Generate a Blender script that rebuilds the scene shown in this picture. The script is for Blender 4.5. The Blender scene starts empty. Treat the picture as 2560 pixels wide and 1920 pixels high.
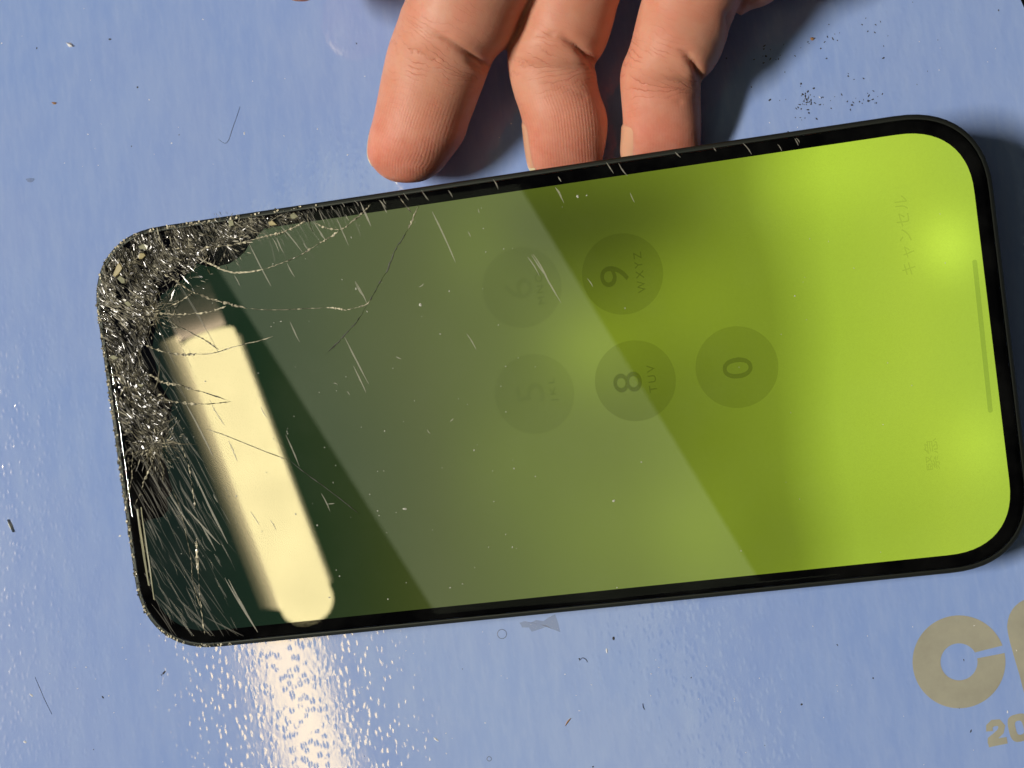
import bpy, bmesh, math, random
import numpy as np
from mathutils import Matrix, Vector
from math import radians, sin, cos, pi, hypot, atan2, exp

# ------------------------------------------------------------------ camera
MM = 0.001
SC = bpy.context.scene
COL = SC.collection
random.seed(7)
RNG = np.random.default_rng(11)

F = 3500.0                                     # focal length in photo pixels (2560 x 1920)
POSE = (5.12974425e-02, -1.48430614e-01, 1.32159657e-01, 4.63385950, -1.57199327, -225.446042)
TILT_X, TILT_Y = radians(6.5), radians(0.55)   # far long side propped up on two fingertips
PW, PH, PT = 146.7, 71.5, 7.8                  # phone size in mm


def rmat(rx, ry, rz):
    return np.array(Matrix.Rotation(rx, 3, 'X') @ Matrix.Rotation(ry, 3, 'Y') @ Matrix.Rotation(rz, 3, 'Z'))


R0 = rmat(*POSE[:3])
T0 = np.array(POSE[3:])
Q = np.array(Matrix.Rotation(TILT_X, 3, 'X') @ Matrix.Rotation(TILT_Y, 3, 'Y'))
_low = min((Q @ np.array([sx * (PW / 2 - 3), -PH / 2, -PT]))[2] for sx in (-1, 1))
OFF = np.array([0, 0, -_low + 0.05])
CAM = Q @ (-R0.T @ T0) + OFF                   # camera position, mm
RW = Q @ R0.T                                  # camera to world rotation

cam_data = bpy.data.cameras.new('camera')
cam = bpy.data.objects.new('camera', cam_data)
COL.objects.link(cam)
m = Matrix(RW.tolist()).to_4x4()
m.translation = Vector((CAM * MM).tolist())
cam.matrix_world = m
cam_data.sensor_width = 36.0
cam_data.lens = F / 2560.0 * 36.0
cam_data.clip_start = 0.01
cam_data.clip_end = 50.0
cam_data.dof.use_dof = True
cam_data.dof.focus_distance = 0.228
cam_data.dof.aperture_fstop = 42.0
SC.camera = cam


def ray(u, v):
    d = RW @ np.array([(u - 1280) / F, -(v - 960) / F, -1.0])
    return d / np.linalg.norm(d)


def at_z(u, v, z=0.0):
    """photo pixel -> world point (mm) on the horizontal plane z"""
    d = ray(u, v)
    return CAM + d * ((z - CAM[2]) / d[2])


N1 = Q @ np.array([0, 0, 1.0])


def on_phone(u, v):
    """photo pixel -> phone-local x, y (mm) on the cover glass"""
    d = ray(u, v)
    s = ((OFF - CAM) @ N1) / (d @ N1)
    l = Q.T @ (CAM + d * s - OFF)
    return l[0], l[1]


def to_px(p):
    c = (np.asarray(p) - CAM) @ RW
    return np.stack([1280 + F * c[..., 0] / -c[..., 2], 960 - F * c[..., 1] / -c[..., 2]], -1)


def mirror_at(u, v, z, n, o):
    """where the mirror image seen at a pixel comes from, on the plane z"""
    c1 = CAM - 2 * ((CAM - o) @ n) * n
    d = ray(u, v)
    d = d - 2 * (d @ n) * n
    return c1 + d * ((z - c1[2]) / d[2])


# ------------------------------------------------------------------ world, lamps, exposure
world = bpy.data.worlds.new('World')
SC.world = world
world.use_nodes = True
world.node_tree.nodes['Background'].inputs['Color'].default_value = (0.85, 0.92, 1.0, 1)
world.node_tree.nodes['Background'].inputs['Strength'].default_value = 0.03
SC.view_settings.view_transform = 'Standard'
SC.view_settings.look = 'None'
SC.view_settings.exposure = 0.0
SC.view_settings.gamma = 1.0
SC.cycles.max_bounces = 5
SC.cycles.transparent_max_bounces = 16
SC.cycles.use_denoising = True
SC.cycles.sample_clamp_indirect = 6.0
SC.cycles.adaptive_threshold = 0.02


def area_lamp(name, centre, axis, toward, length, width, radiance, color):
    """rectangular area light; axis = direction of its long side (mm units in, metres out)"""
    ld = bpy.data.lights.new(name, 'AREA')
    ld.shape = 'RECTANGLE'
    ld.size, ld.size_y = length * MM, width * MM
    ld.energy = radiance * pi * ld.size * ld.size_y
    ld.color = color
    o = bpy.data.objects.new(name, ld)
    COL.objects.link(o)
    z = Vector((centre - toward).tolist()).normalized()
    x = Vector(axis.tolist())
    x = (x - z * x.dot(z)).normalized()
    y = z.cross(x)
    mm = Matrix((x, y, z)).transposed().to_4x4()
    mm.translation = Vector((centre * MM).tolist())
    o.matrix_world = mm
    return o


CEIL = 1300.0
a = mirror_at(515, 830, CEIL, N1, OFF)
b = mirror_at(786, 1556, CEIL, N1, OFF)
ax = (b - a) / np.linalg.norm(b - a)
TUBE_W = 61.0
TUBE_LEN = np.linalg.norm(b - a)
TUBE_AXIS, TUBE_A = ax.copy(), a.copy()
side = np.array([-ax[1], ax[0], 0.0])
side = side if side[0] < 0 else -side
for off_, wid_, rad_ in ((TUBE_W / 2 + 3, 4.0, 4.2), (TUBE_W / 2 + 7.5, 4.0, 3.0), (TUBE_W / 2 + 12, 4.0, 2.0), (TUBE_W / 2 + 16.5, 4.0, 1.1), (TUBE_W / 2 + 22, 6.0, 0.45)):  # dim glowing strips added along both tube sides, softening its mirrored edges
    area_lamp('soft_edge_strip', a + ax * (TUBE_LEN / 2 - 11 - off_ * 0.2) + side * off_, ax, np.zeros(3), TUBE_LEN - 8 - off_ * 0.4, wid_, rad_, (1.0, 0.80, 0.42))
for off_, rad_ in ((TUBE_W / 2 + 2.5, 3.0), (TUBE_W / 2 + 5.5, 1.2)):
    area_lamp('soft_edge_strip', a + ax * (TUBE_LEN / 2 - 14) - side * off_, ax, np.zeros(3), TUBE_LEN - 56, 2.6, rad_, (1.0, 0.82, 0.44))
for off_, wid_, rad_ in ((2.6, 4.2, 3.4), (6.8, 4.2, 2.2), (11.0, 4.2, 1.4), (15.2, 4.2, 0.85), (19.4, 4.2, 0.6), (25.0, 7.0, 0.42), (33.0, 9.0, 0.28), (44.0, 13.0, 0.16)):  # graded glowing strips added past the tube end for a brownish fade
    area_lamp('end_fade_strip', a - ax * off_ + side * 5, side, np.zeros(3), TUBE_W * 0.9, wid_, rad_, (1.0, 0.74, 0.48))
# pale lit ceiling panel that the glass mirrors
p = [mirror_at(u, v, 1500.0, N1, OFF) for u, v in ((561, 671), (1062, 1514), (1285, 474), (1906, 1435))]
axb = (p[1] - p[0]) / np.linalg.norm(p[1] - p[0]) + (p[3] - p[2]) / np.linalg.norm(p[3] - p[2])
axb /= np.linalg.norm(axb)
ml, mr = (p[0] + p[1]) / 2, (p[2] + p[3]) / 2
perp = np.array([-axb[1], axb[0], 0.0])
area_lamp('ceiling_panel', (ml + mr) / 2, axb, np.array([(ml + mr)[0] / 2, (ml + mr)[1] / 2, 0.0]), 1400.0,
          abs((mr - ml) @ perp), 0.37, (0.90, 1.0, 0.66))
# main light: one unseen lamp added to the left, outside what the glass mirrors
kd = np.array([-0.83, -0.03, 1.0])
area_lamp('added_main_lamp', kd * 2700.0, np.array([0.15, 1.0, 0.0]), np.zeros(3), 1100.0, 250.0, 158.0, (1.0, 0.93, 0.83))


# ------------------------------------------------------------------ helpers
def mesh_obj(name, verts, faces, mat, parent=None, smooth=False, scale=MM):
    me = bpy.data.meshes.new(name)
    me.from_pydata([tuple(float(c) * scale for c in v) for v in verts], [], faces)
    me.update()
    if smooth:
        me.polygons.foreach_set('use_smooth', [True] * len(me.polygons))
    o = bpy.data.objects.new(name, me)
    COL.objects.link(o)
    if mat:
        me.materials.append(mat)
    if parent:
        o.parent = parent
    return o


def tag(o, label=None, cat=None, group=None, kind=None):
    for k, v in (('label', label), ('category', cat), ('group', group), ('kind', kind)):
        if v:
            o[k] = v
    return o


class NT:
    """small node-tree writer"""
    def __init__(self, name):
        self.mat = bpy.data.materials.new(name)
        self.mat.use_nodes = True
        self.dim = '3D'
        self.t = self.mat.node_tree
        self.t.nodes.clear()
        self.out = self.t.nodes.new('ShaderNodeOutputMaterial')

    def n(self, kind, **kw):
        nd = self.t.nodes.new('ShaderNode' + kind)
        ins = kw.pop('ins', {})
        for k, v in kw.items():
            setattr(nd, k, v)
        for k, v in ins.items():
            self.put(nd.inputs[k], v)
        return nd

    def put(self, sock, v):
        if isinstance(v, bpy.types.NodeSocket):
            self.t.links.new(v, sock)
        elif isinstance(v, bpy.types.Node):
            self.t.links.new(v.outputs[0], sock)
        else:
            sock.default_value = v

    def math(self, op, a, b=0.0, c=0.0, clamp=False):
        nd = self.n('Math', operation=op, use_clamp=clamp)
        for i, v in enumerate((a, b, c)):
            self.put(nd.inputs[i], v)
        return nd.outputs[0]

    def mix(self, fac, a, b, blend='MIX'):
        nd = self.n('Mix', data_type='RGBA', blend_type=blend)
        self.put(nd.inputs[0], fac)
        self.put(nd.inputs[6], a)
        self.put(nd.inputs[7], b)
        return nd.outputs[2]

    def ramp(self, fac, stops):
        nd = self.n('ValToRGB')
        e = nd.color_ramp.elements
        while len(e) < len(stops):
            e.new(0.5)
        for el, (pos, colr) in zip(e, stops):
            el.position = pos
            el.color = tuple(colr) + (1,) if len(colr) == 3 else colr
        self.put(nd.inputs[0], fac)
        return nd.outputs[0]

    def coords(self, sx=1, sy=1, sz=1, rot=0.0):
        tc = self.n('TexCoord')
        mp = self.n('Mapping')
        mp.inputs['Scale'].default_value = (sx, sy, sz)
        mp.inputs['Rotation'].default_value = (0, 0, rot)
        self.t.links.new(tc.outputs['Object'], mp.inputs['Vector'])
        return mp.outputs[0]

    def noise(self, vec, scale, detail=2, rough=0.5):
        nd = self.n('TexNoise', ins={'Scale': scale, 'Detail': detail, 'Roughness': rough})
        nd.noise_dimensions = self.dim
        self.put(nd.inputs['Vector'], vec)
        return nd.outputs[0]

    def attr(self, name):
        return self.n('Attribute', attribute_name=name)

    def surface(self, s):
        self.put(self.out.inputs['Surface'], s if isinstance(s, bpy.types.NodeSocket) else s.outputs[0])
        return self.mat


def principled(name, col, rough=0.5, metal=0.0, spec=0.5, **extra):
    t = NT(name)
    b_ = t.n('BsdfPrincipled', ins={'Base Color': tuple(col) + (1,) if not isinstance(col, bpy.types.NodeSocket) else col,
                                    'Roughness': rough, 'Metallic': metal, 'Specular IOR Level': spec})
    for k, v in extra.items():
        t.put(b_.inputs[k.replace('_', ' ')], v)
    return t.surface(b_)


# ------------------------------------------------------------------ materials
def make_mat_surface():
    t = NT('blue_film')
    t.dim = '2D'
    rot = radians(-13)
    v = t.coords(1, 1, 1, rot)
    vs = t.coords(1, 0.22, 1, rot)                       # stretched along the grain
    streak = t.noise(vs, 330.0, 3, 0.6)
    streak2 = t.noise(vs, 1100.0, 2, 0.6)
    blot = t.noise(v, 26.0, 3, 0.55)
    f1 = t.ramp(streak, [(0.35, (0, 0, 0)), (0.72, (1, 1, 1))])
    f2 = t.ramp(streak2, [(0.5, (0, 0, 0)), (0.75, (1, 1, 1))])
    f3 = t.ramp(blot, [(0.3, (0, 0, 0)), (0.7, (1, 1, 1))])
    c = t.mix(f3, (0.275, 0.410, 0.790, 1), (0.305, 0.425, 0.780, 1))
    c = t.mix(t.math('MULTIPLY', f1, 0.36), c, (0.39, 0.52, 0.83, 1))
    c = t.mix(t.math('MULTIPLY', f2, 0.16), c, (0.44, 0.56, 0.84, 1))
    # pimpled clear film on top
    v2 = t.coords(1, 0.62, 1, rot)
    warp = t.n('TexNoise', noise_dimensions='2D', ins={'Scale': 500.0, 'Detail': 2.0})
    t.put(warp.inputs['Vector'], v2)
    off = t.n('VectorMath', operation='MULTIPLY_ADD')
    t.put(off.inputs[0], warp.outputs[1])
    off.inputs[1].default_value = (0.0006, 0.0006, 0.0)
    t.put(off.inputs[2], v2)
    vor = t.n('TexVoronoi', feature='F1', voronoi_dimensions='2D', ins={'Scale': 880.0, 'Randomness': 1.0})
    t.put(vor.inputs['Vector'], off.outputs[0])
    dome = t.ramp(vor.outputs['Distance'], [(0.0, (1, 1, 1)), (0.11, (0.87, 0.87, 0.87)), (0.22, (0.53, 0.53, 0.53)), (0.33, (0.15, 0.15, 0.15)), (0.43, (0, 0, 0))])
    sel = t.ramp(t.noise(v2, 420.0, 2), [(0.36, (0, 0, 0)), (0.52, (1, 1, 1))])
    h = t.math('MULTIPLY', dome, sel)
    h = t.math('ADD', h, t.math('MULTIPLY', t.noise(v2, 1000.0, 2, 0.6), 0.45))
    bump = t.n('Bump', ins={'Strength': 1.0, 'Distance': 0.0000108, 'Height': h})
    fine = t.n('Bump', ins={'Strength': 0.3, 'Distance': 0.000004, 'Height': streak2})
    t.put(bump.inputs['Normal'], fine)
    b_ = t.n('BsdfPrincipled', ins={'Base Color': c, 'Roughness': 0.075, 'IOR': 2.2, 'Specular Tint': (1.0, 0.83, 0.52, 1),
                                    'Normal': bump})
    return t.surface(b_)


def make_skin():
    t = NT('skin')
    lat = t.math('MULTIPLY', t.attr('lat').outputs['Fac'], 1.0)
    axl = t.math('MULTIPLY', t.attr('axl').outputs['Fac'], 1.0)
    flush = t.attr('flush').outputs['Fac']
    crease = t.attr('crease').outputs['Fac']
    pad = t.attr('pad').outputs['Fac']
    v = t.coords()
    n1 = t.noise(v, 90.0, 3, 0.6)
    n2 = t.noise(v, 330.0, 4, 0.65)
    n3 = t.ramp(t.noise(v, 210.0, 3, 0.6), [(0.4, (0, 0, 0)), (0.66, (1, 1, 1))])
    base = t.mix(t.ramp(n1, [(0.3, (0, 0, 0)), (0.7, (1, 1, 1))]), (0.595, 0.265, 0.165, 1), (0.69, 0.365, 0.255, 1))
    red = t.mix(t.ramp(n2, [(0.35, (0, 0, 0)), (0.65, (1, 1, 1))]), (0.64, 0.195, 0.130, 1), (0.71, 0.285, 0.205, 1))
    c = t.mix(flush, base, red)
    c = t.mix(t.math('MULTIPLY', n3, 0.35), c, (0.66, 0.215, 0.14, 1))
    c = t.mix(t.math('MULTIPLY', crease, 0.55), c, (0.36, 0.095, 0.045, 1))  # fold shade painted in: skin colour darkened along the creases
    # friction ridges: along the finger on the pad, across it near the joint
    wob = t.math('MULTIPLY', t.math('SUBTRACT', t.noise(v, 160.0, 2), 0.5), 5.0)
    w2 = t.math('MULTIPLY', t.math('SUBTRACT', t.noise(v, 420.0, 2), 0.5), 1.6)
    ph = t.math('ADD', t.math('MULTIPLY', lat, 2 * pi / 0.47), t.math('ADD', wob, w2))
    ph2 = t.math('ADD', t.math('MULTIPLY', axl, 2 * pi / 0.60), t.math('ADD', wob, w2))
    r1 = t.math('MULTIPLY', t.math('SINE', ph), pad)
    r2 = t.math('MULTIPLY', t.math('SINE', ph2), t.math('SUBTRACT', 1.0, pad))
    ridge = t.math('MULTIPLY', t.math('ADD', r1, t.math('MULTIPLY', r2, 0.5)), t.attr('rdg').outputs['Fac'])
    c = t.mix(t.math('MULTIPLY', t.math('MULTIPLY_ADD', ridge, 0.5, 0.5), t.math('MULTIPLY', t.attr('rdg').outputs['Fac'], 0.13)), c, (0.78, 0.42, 0.27, 1))
    h = t.math('ADD', t.math('MULTIPLY', ridge, t.math('MULTIPLY_ADD', n3, 0.28, 0.14)), t.math('MULTIPLY', n2, 1.9))
    wn = t.math('MULTIPLY', t.math('SUBTRACT', t.noise(v, 260.0, 3, 0.6), 0.5), 9.0)
    wl = t.math('ABSOLUTE', t.math('SINE', t.math('ADD', t.math('MULTIPLY', axl, pi / 1.05), wn)))
    wl = t.math('POWER', t.math('SUBTRACT', 1.0, wl), 4.0)
    wl = t.math('MULTIPLY', t.math('MULTIPLY', wl, t.attr('joint').outputs['Fac']), n3)
    h = t.math('SUBTRACT', h, t.math('MULTIPLY', wl, 3.2))
    c = t.mix(t.math('MULTIPLY', wl, 0.35), c, (0.42, 0.12, 0.06, 1))
    vor = t.n('TexVoronoi', feature='DISTANCE_TO_EDGE', ins={'Scale': 900.0})
    t.put(vor.inputs['Vector'], v)
    h = t.math('ADD', h, t.math('MULTIPLY', t.math('MINIMUM', vor.outputs['Distance'], 0.12), 1.5))
    bump = t.n('Bump', ins={'Strength': 0.8, 'Distance': 0.000042, 'Height': h})
    b_ = t.n('BsdfPrincipled', ins={'Base Color': c, 'Roughness': 0.5, 'Specular IOR Level': 0.32,
                                    'Subsurface Weight': 0.5, 'Subsurface Radius': (1.0, 0.32, 0.16),
                                    'Subsurface Scale': 0.0022, 'Normal': bump})
    return t.surface(b_)


def make_display():
    t = NT('lit_screen')
    tc = t.n('TexCoord')
    sep = t.n('SeparateXYZ')
    t.t.links.new(tc.outputs['Object'], sep.inputs[0])
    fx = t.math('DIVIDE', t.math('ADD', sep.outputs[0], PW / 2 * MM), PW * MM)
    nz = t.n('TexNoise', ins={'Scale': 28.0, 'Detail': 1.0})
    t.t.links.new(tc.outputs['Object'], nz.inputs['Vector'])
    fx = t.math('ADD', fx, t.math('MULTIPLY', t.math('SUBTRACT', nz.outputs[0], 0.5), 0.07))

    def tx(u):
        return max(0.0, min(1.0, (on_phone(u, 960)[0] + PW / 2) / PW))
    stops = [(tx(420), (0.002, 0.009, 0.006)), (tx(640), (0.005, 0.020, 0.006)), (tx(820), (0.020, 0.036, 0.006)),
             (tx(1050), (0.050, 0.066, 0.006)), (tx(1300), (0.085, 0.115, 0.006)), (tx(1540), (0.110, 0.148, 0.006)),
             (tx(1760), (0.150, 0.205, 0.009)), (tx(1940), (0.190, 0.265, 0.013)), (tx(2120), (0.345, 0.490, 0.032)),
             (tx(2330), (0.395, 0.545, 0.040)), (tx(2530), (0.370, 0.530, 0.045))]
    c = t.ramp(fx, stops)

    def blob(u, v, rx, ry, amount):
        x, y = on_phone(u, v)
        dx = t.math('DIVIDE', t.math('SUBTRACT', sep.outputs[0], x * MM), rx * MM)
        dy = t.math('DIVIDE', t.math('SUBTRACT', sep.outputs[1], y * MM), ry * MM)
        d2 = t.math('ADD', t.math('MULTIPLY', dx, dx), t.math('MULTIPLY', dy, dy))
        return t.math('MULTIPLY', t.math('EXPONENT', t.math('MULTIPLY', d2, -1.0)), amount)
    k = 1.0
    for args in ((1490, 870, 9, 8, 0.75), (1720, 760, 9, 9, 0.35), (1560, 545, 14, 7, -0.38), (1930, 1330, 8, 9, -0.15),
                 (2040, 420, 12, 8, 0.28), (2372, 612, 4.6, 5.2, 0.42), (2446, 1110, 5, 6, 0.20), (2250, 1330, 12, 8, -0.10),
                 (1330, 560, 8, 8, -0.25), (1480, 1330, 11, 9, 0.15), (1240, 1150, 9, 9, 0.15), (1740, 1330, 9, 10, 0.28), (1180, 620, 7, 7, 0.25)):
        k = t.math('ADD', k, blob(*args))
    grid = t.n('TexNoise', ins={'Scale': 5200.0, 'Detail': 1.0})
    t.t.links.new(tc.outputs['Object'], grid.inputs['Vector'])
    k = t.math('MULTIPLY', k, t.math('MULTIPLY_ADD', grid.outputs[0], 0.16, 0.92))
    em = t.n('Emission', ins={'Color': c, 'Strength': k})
    gl = t.n('BsdfGlossy', ins={'Color': (1, 1, 1, 1), 'Roughness': 0.0})
    df = t.n('BsdfDiffuse', ins={'Color': (0.004, 0.006, 0.005, 1)})
    mx = t.n('MixShader', ins={0: 0.15})
    t.put(mx.inputs[1], df)
    t.put(mx.inputs[2], gl)
    ad = t.n('AddShader')
    t.put(ad.inputs[0], em)
    t.put(ad.inputs[1], mx)
    return t.surface(ad)


def make_glass():
    t = NT('cover_glass')
    v = t.coords()
    smear = t.ramp(t.noise(v, 60.0, 4, 0.65), [(0.45, (0, 0, 0)), (0.75, (1, 1, 1))])
    fr = t.n('Fresnel', ins={'IOR': 1.36})
    tr = t.n('BsdfTransparent')
    gl = t.n('BsdfGlossy', ins={'Roughness': 0.0})
    mx = t.n('MixShader', ins={0: fr})
    t.put(mx.inputs[1], tr)
    t.put(mx.inputs[2], gl)
    df = t.n('BsdfDiffuse', ins={'Color': (0.6, 0.62, 0.55, 1)})   # grease film
    mx2 = t.n('MixShader', ins={0: t.math('MULTIPLY', smear, 0.012)})
    t.put(mx2.inputs[1], mx)
    t.put(mx2.inputs[2], df)
    return t.surface(mx2)


def ink(name, col):
    t = NT(name)
    return t.surface(t.n('BsdfTransparent', ins={'Color': tuple(col) + (1,)}))


def make_shard(name, dark, pale, rough=0.22):
    t = NT(name)
    r = t.attr('rnd').outputs['Fac']
    c = t.ramp(r, [(0.0, dark), (0.45, tuple(0.75 * d + 0.25 * p_ for d, p_ in zip(dark, pale))), (1.0, pale)])
    b_ = t.n('BsdfPrincipled', ins={'Base Color': c, 'Roughness': rough, 'Specular IOR Level': 0.38})
    return t.surface(b_)


def see_through(name, col, alpha, rough=0.3):
    t = NT(name)
    b_ = t.n('BsdfPrincipled', ins={'Base Color': tuple(col) + (1,), 'Roughness': rough, 'Alpha': alpha})
    return t.surface(b_)


M = {}
M['film'] = make_mat_surface()
M['skin'] = make_skin()
M['screen'] = make_display()
M['glass'] = make_glass()
M['bezel'] = principled('black_border', (0.0012, 0.0012, 0.0014), 0.8, 0, 0.0)
M['frame'] = principled('graphite_metal', (0.045, 0.050, 0.043), 0.5, 0.85, 0.35)
M['back'] = principled('back_glass', (0.01, 0.011, 0.012), 0.2)
M['key'] = ink('key_tint', (0.845, 0.845, 0.87))
M['key2'] = ink('faint_key_tint', (0.935, 0.935, 0.945))
M['glyph'] = ink('glyph_tint', (0.70, 0.70, 0.76))
M['glyph2'] = ink('faint_glyph_tint', (0.86, 0.86, 0.88))
M['glyph3'] = ink('fainter_glyph_tint', (0.945, 0.945, 0.95))
M['bar'] = ink('bar_tint', (0.76, 0.78, 0.84))
M['dead'] = principled('dead_panel', (0.0012, 0.0015, 0.003), 0.8, 0, 0.0)
M['lens'] = principled('lens_black', (0.001, 0.001, 0.001), 0.6, 0, 0.05)
M['crushed'] = make_shard('crushed_glass', (0.004, 0.004, 0.004), (0.55, 0.52, 0.40), 0.16)
M['crack'] = make_shard('crack_edge', (0.05, 0.05, 0.035), (0.80, 0.74, 0.54), 0.18)
M['darkcrack'] = principled('dark_crack', (0.02, 0.022, 0.012), 0.5)
M['scratch'] = see_through('scratch_mark', (0.62, 0.60, 0.50), 0.42)
M['streak'] = see_through('streak_mark', (0.42, 0.41, 0.35), 0.20)
M['sliver'] = principled('glass_sliver', (0.32, 0.32, 0.21), 0.15)
M['sliver2'] = principled('golden_sliver', (0.42, 0.36, 0.18), 0.25)
M['nail'] = principled('nail', (0.70, 0.37, 0.24), 0.26, 0, 0.5, Subsurface_Weight=0.2, Subsurface_Scale=0.001)
M['nailtip'] = principled('nail_edge', (0.74, 0.66, 0.42), 0.35)
t = NT('khaki_print')
_n = t.ramp(t.noise(t.coords(), 170.0, 4, 0.65), [(0.3, (0.315, 0.305, 0.235)), (0.55, (0.36, 0.35, 0.27)), (0.75, (0.40, 0.38, 0.28))])
M['print'] = t.surface(t.n('BsdfPrincipled', ins={'Base Color': _n, 'Roughness': 0.5, 'Specular IOR Level': 0.4}))
M['desk'] = principled('dark_desk', (0.012, 0.010, 0.009), 0.5)
M['dirt'] = principled('dirt', (0.03, 0.03, 0.03), 0.7)
M['white'] = principled('white_dust', (0.85, 0.86, 0.86), 0.4)
M['fiber'] = principled('fiber', (0.20, 0.26, 0.42), 0.6)
M['smudge'] = see_through('dried_glue', (0.27, 0.27, 0.26), 0.24)
M['ring'] = see_through('ring_mark', (0.16, 0.19, 0.26), 0.5)
M['amber'] = principled('amber_grit', (0.42, 0.22, 0.08), 0.4)
M['dust'] = principled('pale_dust', (0.55, 0.56, 0.48), 0.6)

# ------------------------------------------------------------------ setting: desk, blue film sheet with print
def prism(name, outline, z0, z1, mat, parent=None):
    n = len(outline)
    vs = [(x, y, z0) for x, y in outline] + [(x, y, z1) for x, y in outline]
    fs = [tuple(range(n))[::-1], tuple(range(n, 2 * n))] + [(i, (i + 1) % n, n + (i + 1) % n, n + i) for i in range(n)]
    return mesh_obj(name, vs, fs, mat, parent)


prism('desk', [(-700, -500), (700, -500), (700, 500), (-700, 500)], -22.0, -2.0, M['desk'])['kind'] = 'structure'
c1, c2 = at_z(2551, -2)[:2], at_z(2567, 36)[:2]
dirv = (c2 - c1) / np.linalg.norm(c2 - c1)
e1 = c1 - dirv * 1.2
e2 = c2 + dirv * 1.0
outline = [(-330, -260), (330, -260), tuple(e2 + np.array([22, -14.0])), tuple(e2), tuple(e1), tuple(e1 + np.array([-12.0, 30.0])),
           (e1[0] - 60, 260), (-330, 260)]
sheet = prism('blue_sheet', outline, -2.0, 0.0, M['film'])
sheet['kind'] = 'structure'


def flat(name, pts, faces, mat, parent, z):
    return mesh_obj(name, [(q[0], q[1], z) for q in pts], faces, mat, parent)


def k7(x, y):
    return at_z(2160 + .28329 * x, 1450 + .28329 * y)[:2]


# letter C
pts, nn = [], 72
cx, cy, ro, ri = 838, 722, 410, 163
for i in range(nn + 1):
    f = i / nn
    ao = radians(-20.5) - (2 * pi - radians(9.5)) * f      # image angle, y down
    ai = radians(-30.5) - (2 * pi - radians(19.5)) * f
    pts += [k7(cx + ro * cos(ao), cy + ro * sin(ao)), k7(cx + ri * cos(ai), cy + ri * sin(ai))]
flat('printed_letter_c', pts, [(2 * i, 2 * i + 1, 2 * i + 3, 2 * i + 2) for i in range(nn)], M['print'], sheet, 0.03)
poly = [(1500, 150), (1412, 175), (1370, 198), (1335, 228), (1305, 265), (1282, 310), (1268, 360), (1262, 410), (1268, 460),
        (1285, 540), (1330, 700), (1375, 850), (1412, 1000), (1450, 1140), (1700, 1080), (1640, 800), (1580, 300)]
flat('printed_letter', [k7(*q) for q in poly], [tuple(range(len(poly)))], M['print'], sheet, 0.03)


def ribbon_pts(path, w):
    L, Rr = [], []
    for i, (x, y) in enumerate(path):
        x0, y0 = path[max(0, i - 1)]
        x1, y1 = path[min(len(path) - 1, i + 1)]
        d = hypot(x1 - x0, y1 - y0) or 1
        nx, ny = -(y1 - y0) / d, (x1 - x0) / d
        L.append((x + nx * w / 2, y + ny * w / 2))
        Rr.append((x - nx * w / 2, y - ny * w / 2))
    return L, Rr


two = [(1108, 1335), (1106, 1292), (1138, 1262), (1188, 1258), (1216, 1290), (1206, 1335), (1160, 1378), (1118, 1410), (1122, 1440)]
L, Rr = ribbon_pts(two, 62)
bar2 = [(1090, 1412), (1258, 1385), (1268, 1442), (1102, 1476)]
vs = [k7(*q) for q in L + Rr] + [k7(*q) for q in bar2]
n = len(two)
flat('printed_digit_two', vs[:2 * n], [(i, i + 1, n + i + 1, n + i) for i in range(n - 1)], M['print'], sheet, 0.03)
flat('printed_digit_two', vs[2 * n:], [(0, 1, 2, 3)], M['print'], sheet, 0.034)
pts = []
for i in range(49):
    an = 2 * pi * i / 48
    for hw, hh, e in ((98, 122, 3.2), (34, 62, 3.2)):
        x = hw * math.copysign(abs(cos(an)) ** (2 / e), cos(an))
        y = hh * math.copysign(abs(sin(an)) ** (2 / e), sin(an))
        pts.append(k7(1372 + x * cos(-.23) - y * sin(-.23), 1303 + x * sin(-.23) + y * cos(-.23)))
flat('printed_digit_zero', pts, [(2 * i, 2 * i + 1, 2 * i + 3, 2 * i + 2) for i in range(48)], M['print'], sheet, 0.03)

# ------------------------------------------------------------------ ceiling tube lamp (above the frame, seen mirrored)
t = NT('warm_tube')
M['tube'] = t.surface(t.n('Emission', ins={'Color': (1.0, 0.84, 0.42, 1),
                                             'Strength': t.math('MULTIPLY_ADD', t.noise(t.coords(), 14.0, 2), 2.2, 4.9)}))
zc = np.array([0, 0, 1.0])
vs, fs, NS, r = [], [], 16, TUBE_W / 2
prof = [(-r + r * (1 - cos(i * pi / 16)), r * sin(i * pi / 16)) for i in range(9)]
prof = [(r - r * cos(i * pi / 16), r * sin(i * pi / 16)) for i in range(9)]
prof = [(x * 0.22, y) for x, y in prof] + [(TUBE_LEN - x * 0.8, y) for x, y in prof[::-1]]
for x, y in prof:
    for i in range(NS):
        an = 2 * pi * i / NS
        vs.append(TUBE_A + TUBE_AXIS * x + side * y * cos(an) + zc * y * sin(an))
for k in range(len(prof) - 1):
    for i in range(NS):
        j = (i + 1) % NS
        fs.append((k * NS + i, k * NS + j, (k + 1) * NS + j, (k + 1) * NS + i))
tag(mesh_obj('tube_lamp', vs, fs, M['tube']), 'warm glowing ceiling tube mirrored as a cream bar in the glass', 'lamp')

# ------------------------------------------------------------------ the phone
phone = bpy.data.objects.new('cracked_smartphone', None)
COL.objects.link(phone)
mm = Matrix(Q.tolist()).to_4x4()
mm.translation = Vector((OFF * MM).tolist())
phone.matrix_world = mm
tag(phone, 'black smartphone with shattered corner and lit yellow-green passcode screen, propped on fingertips', 'smartphone')


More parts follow.
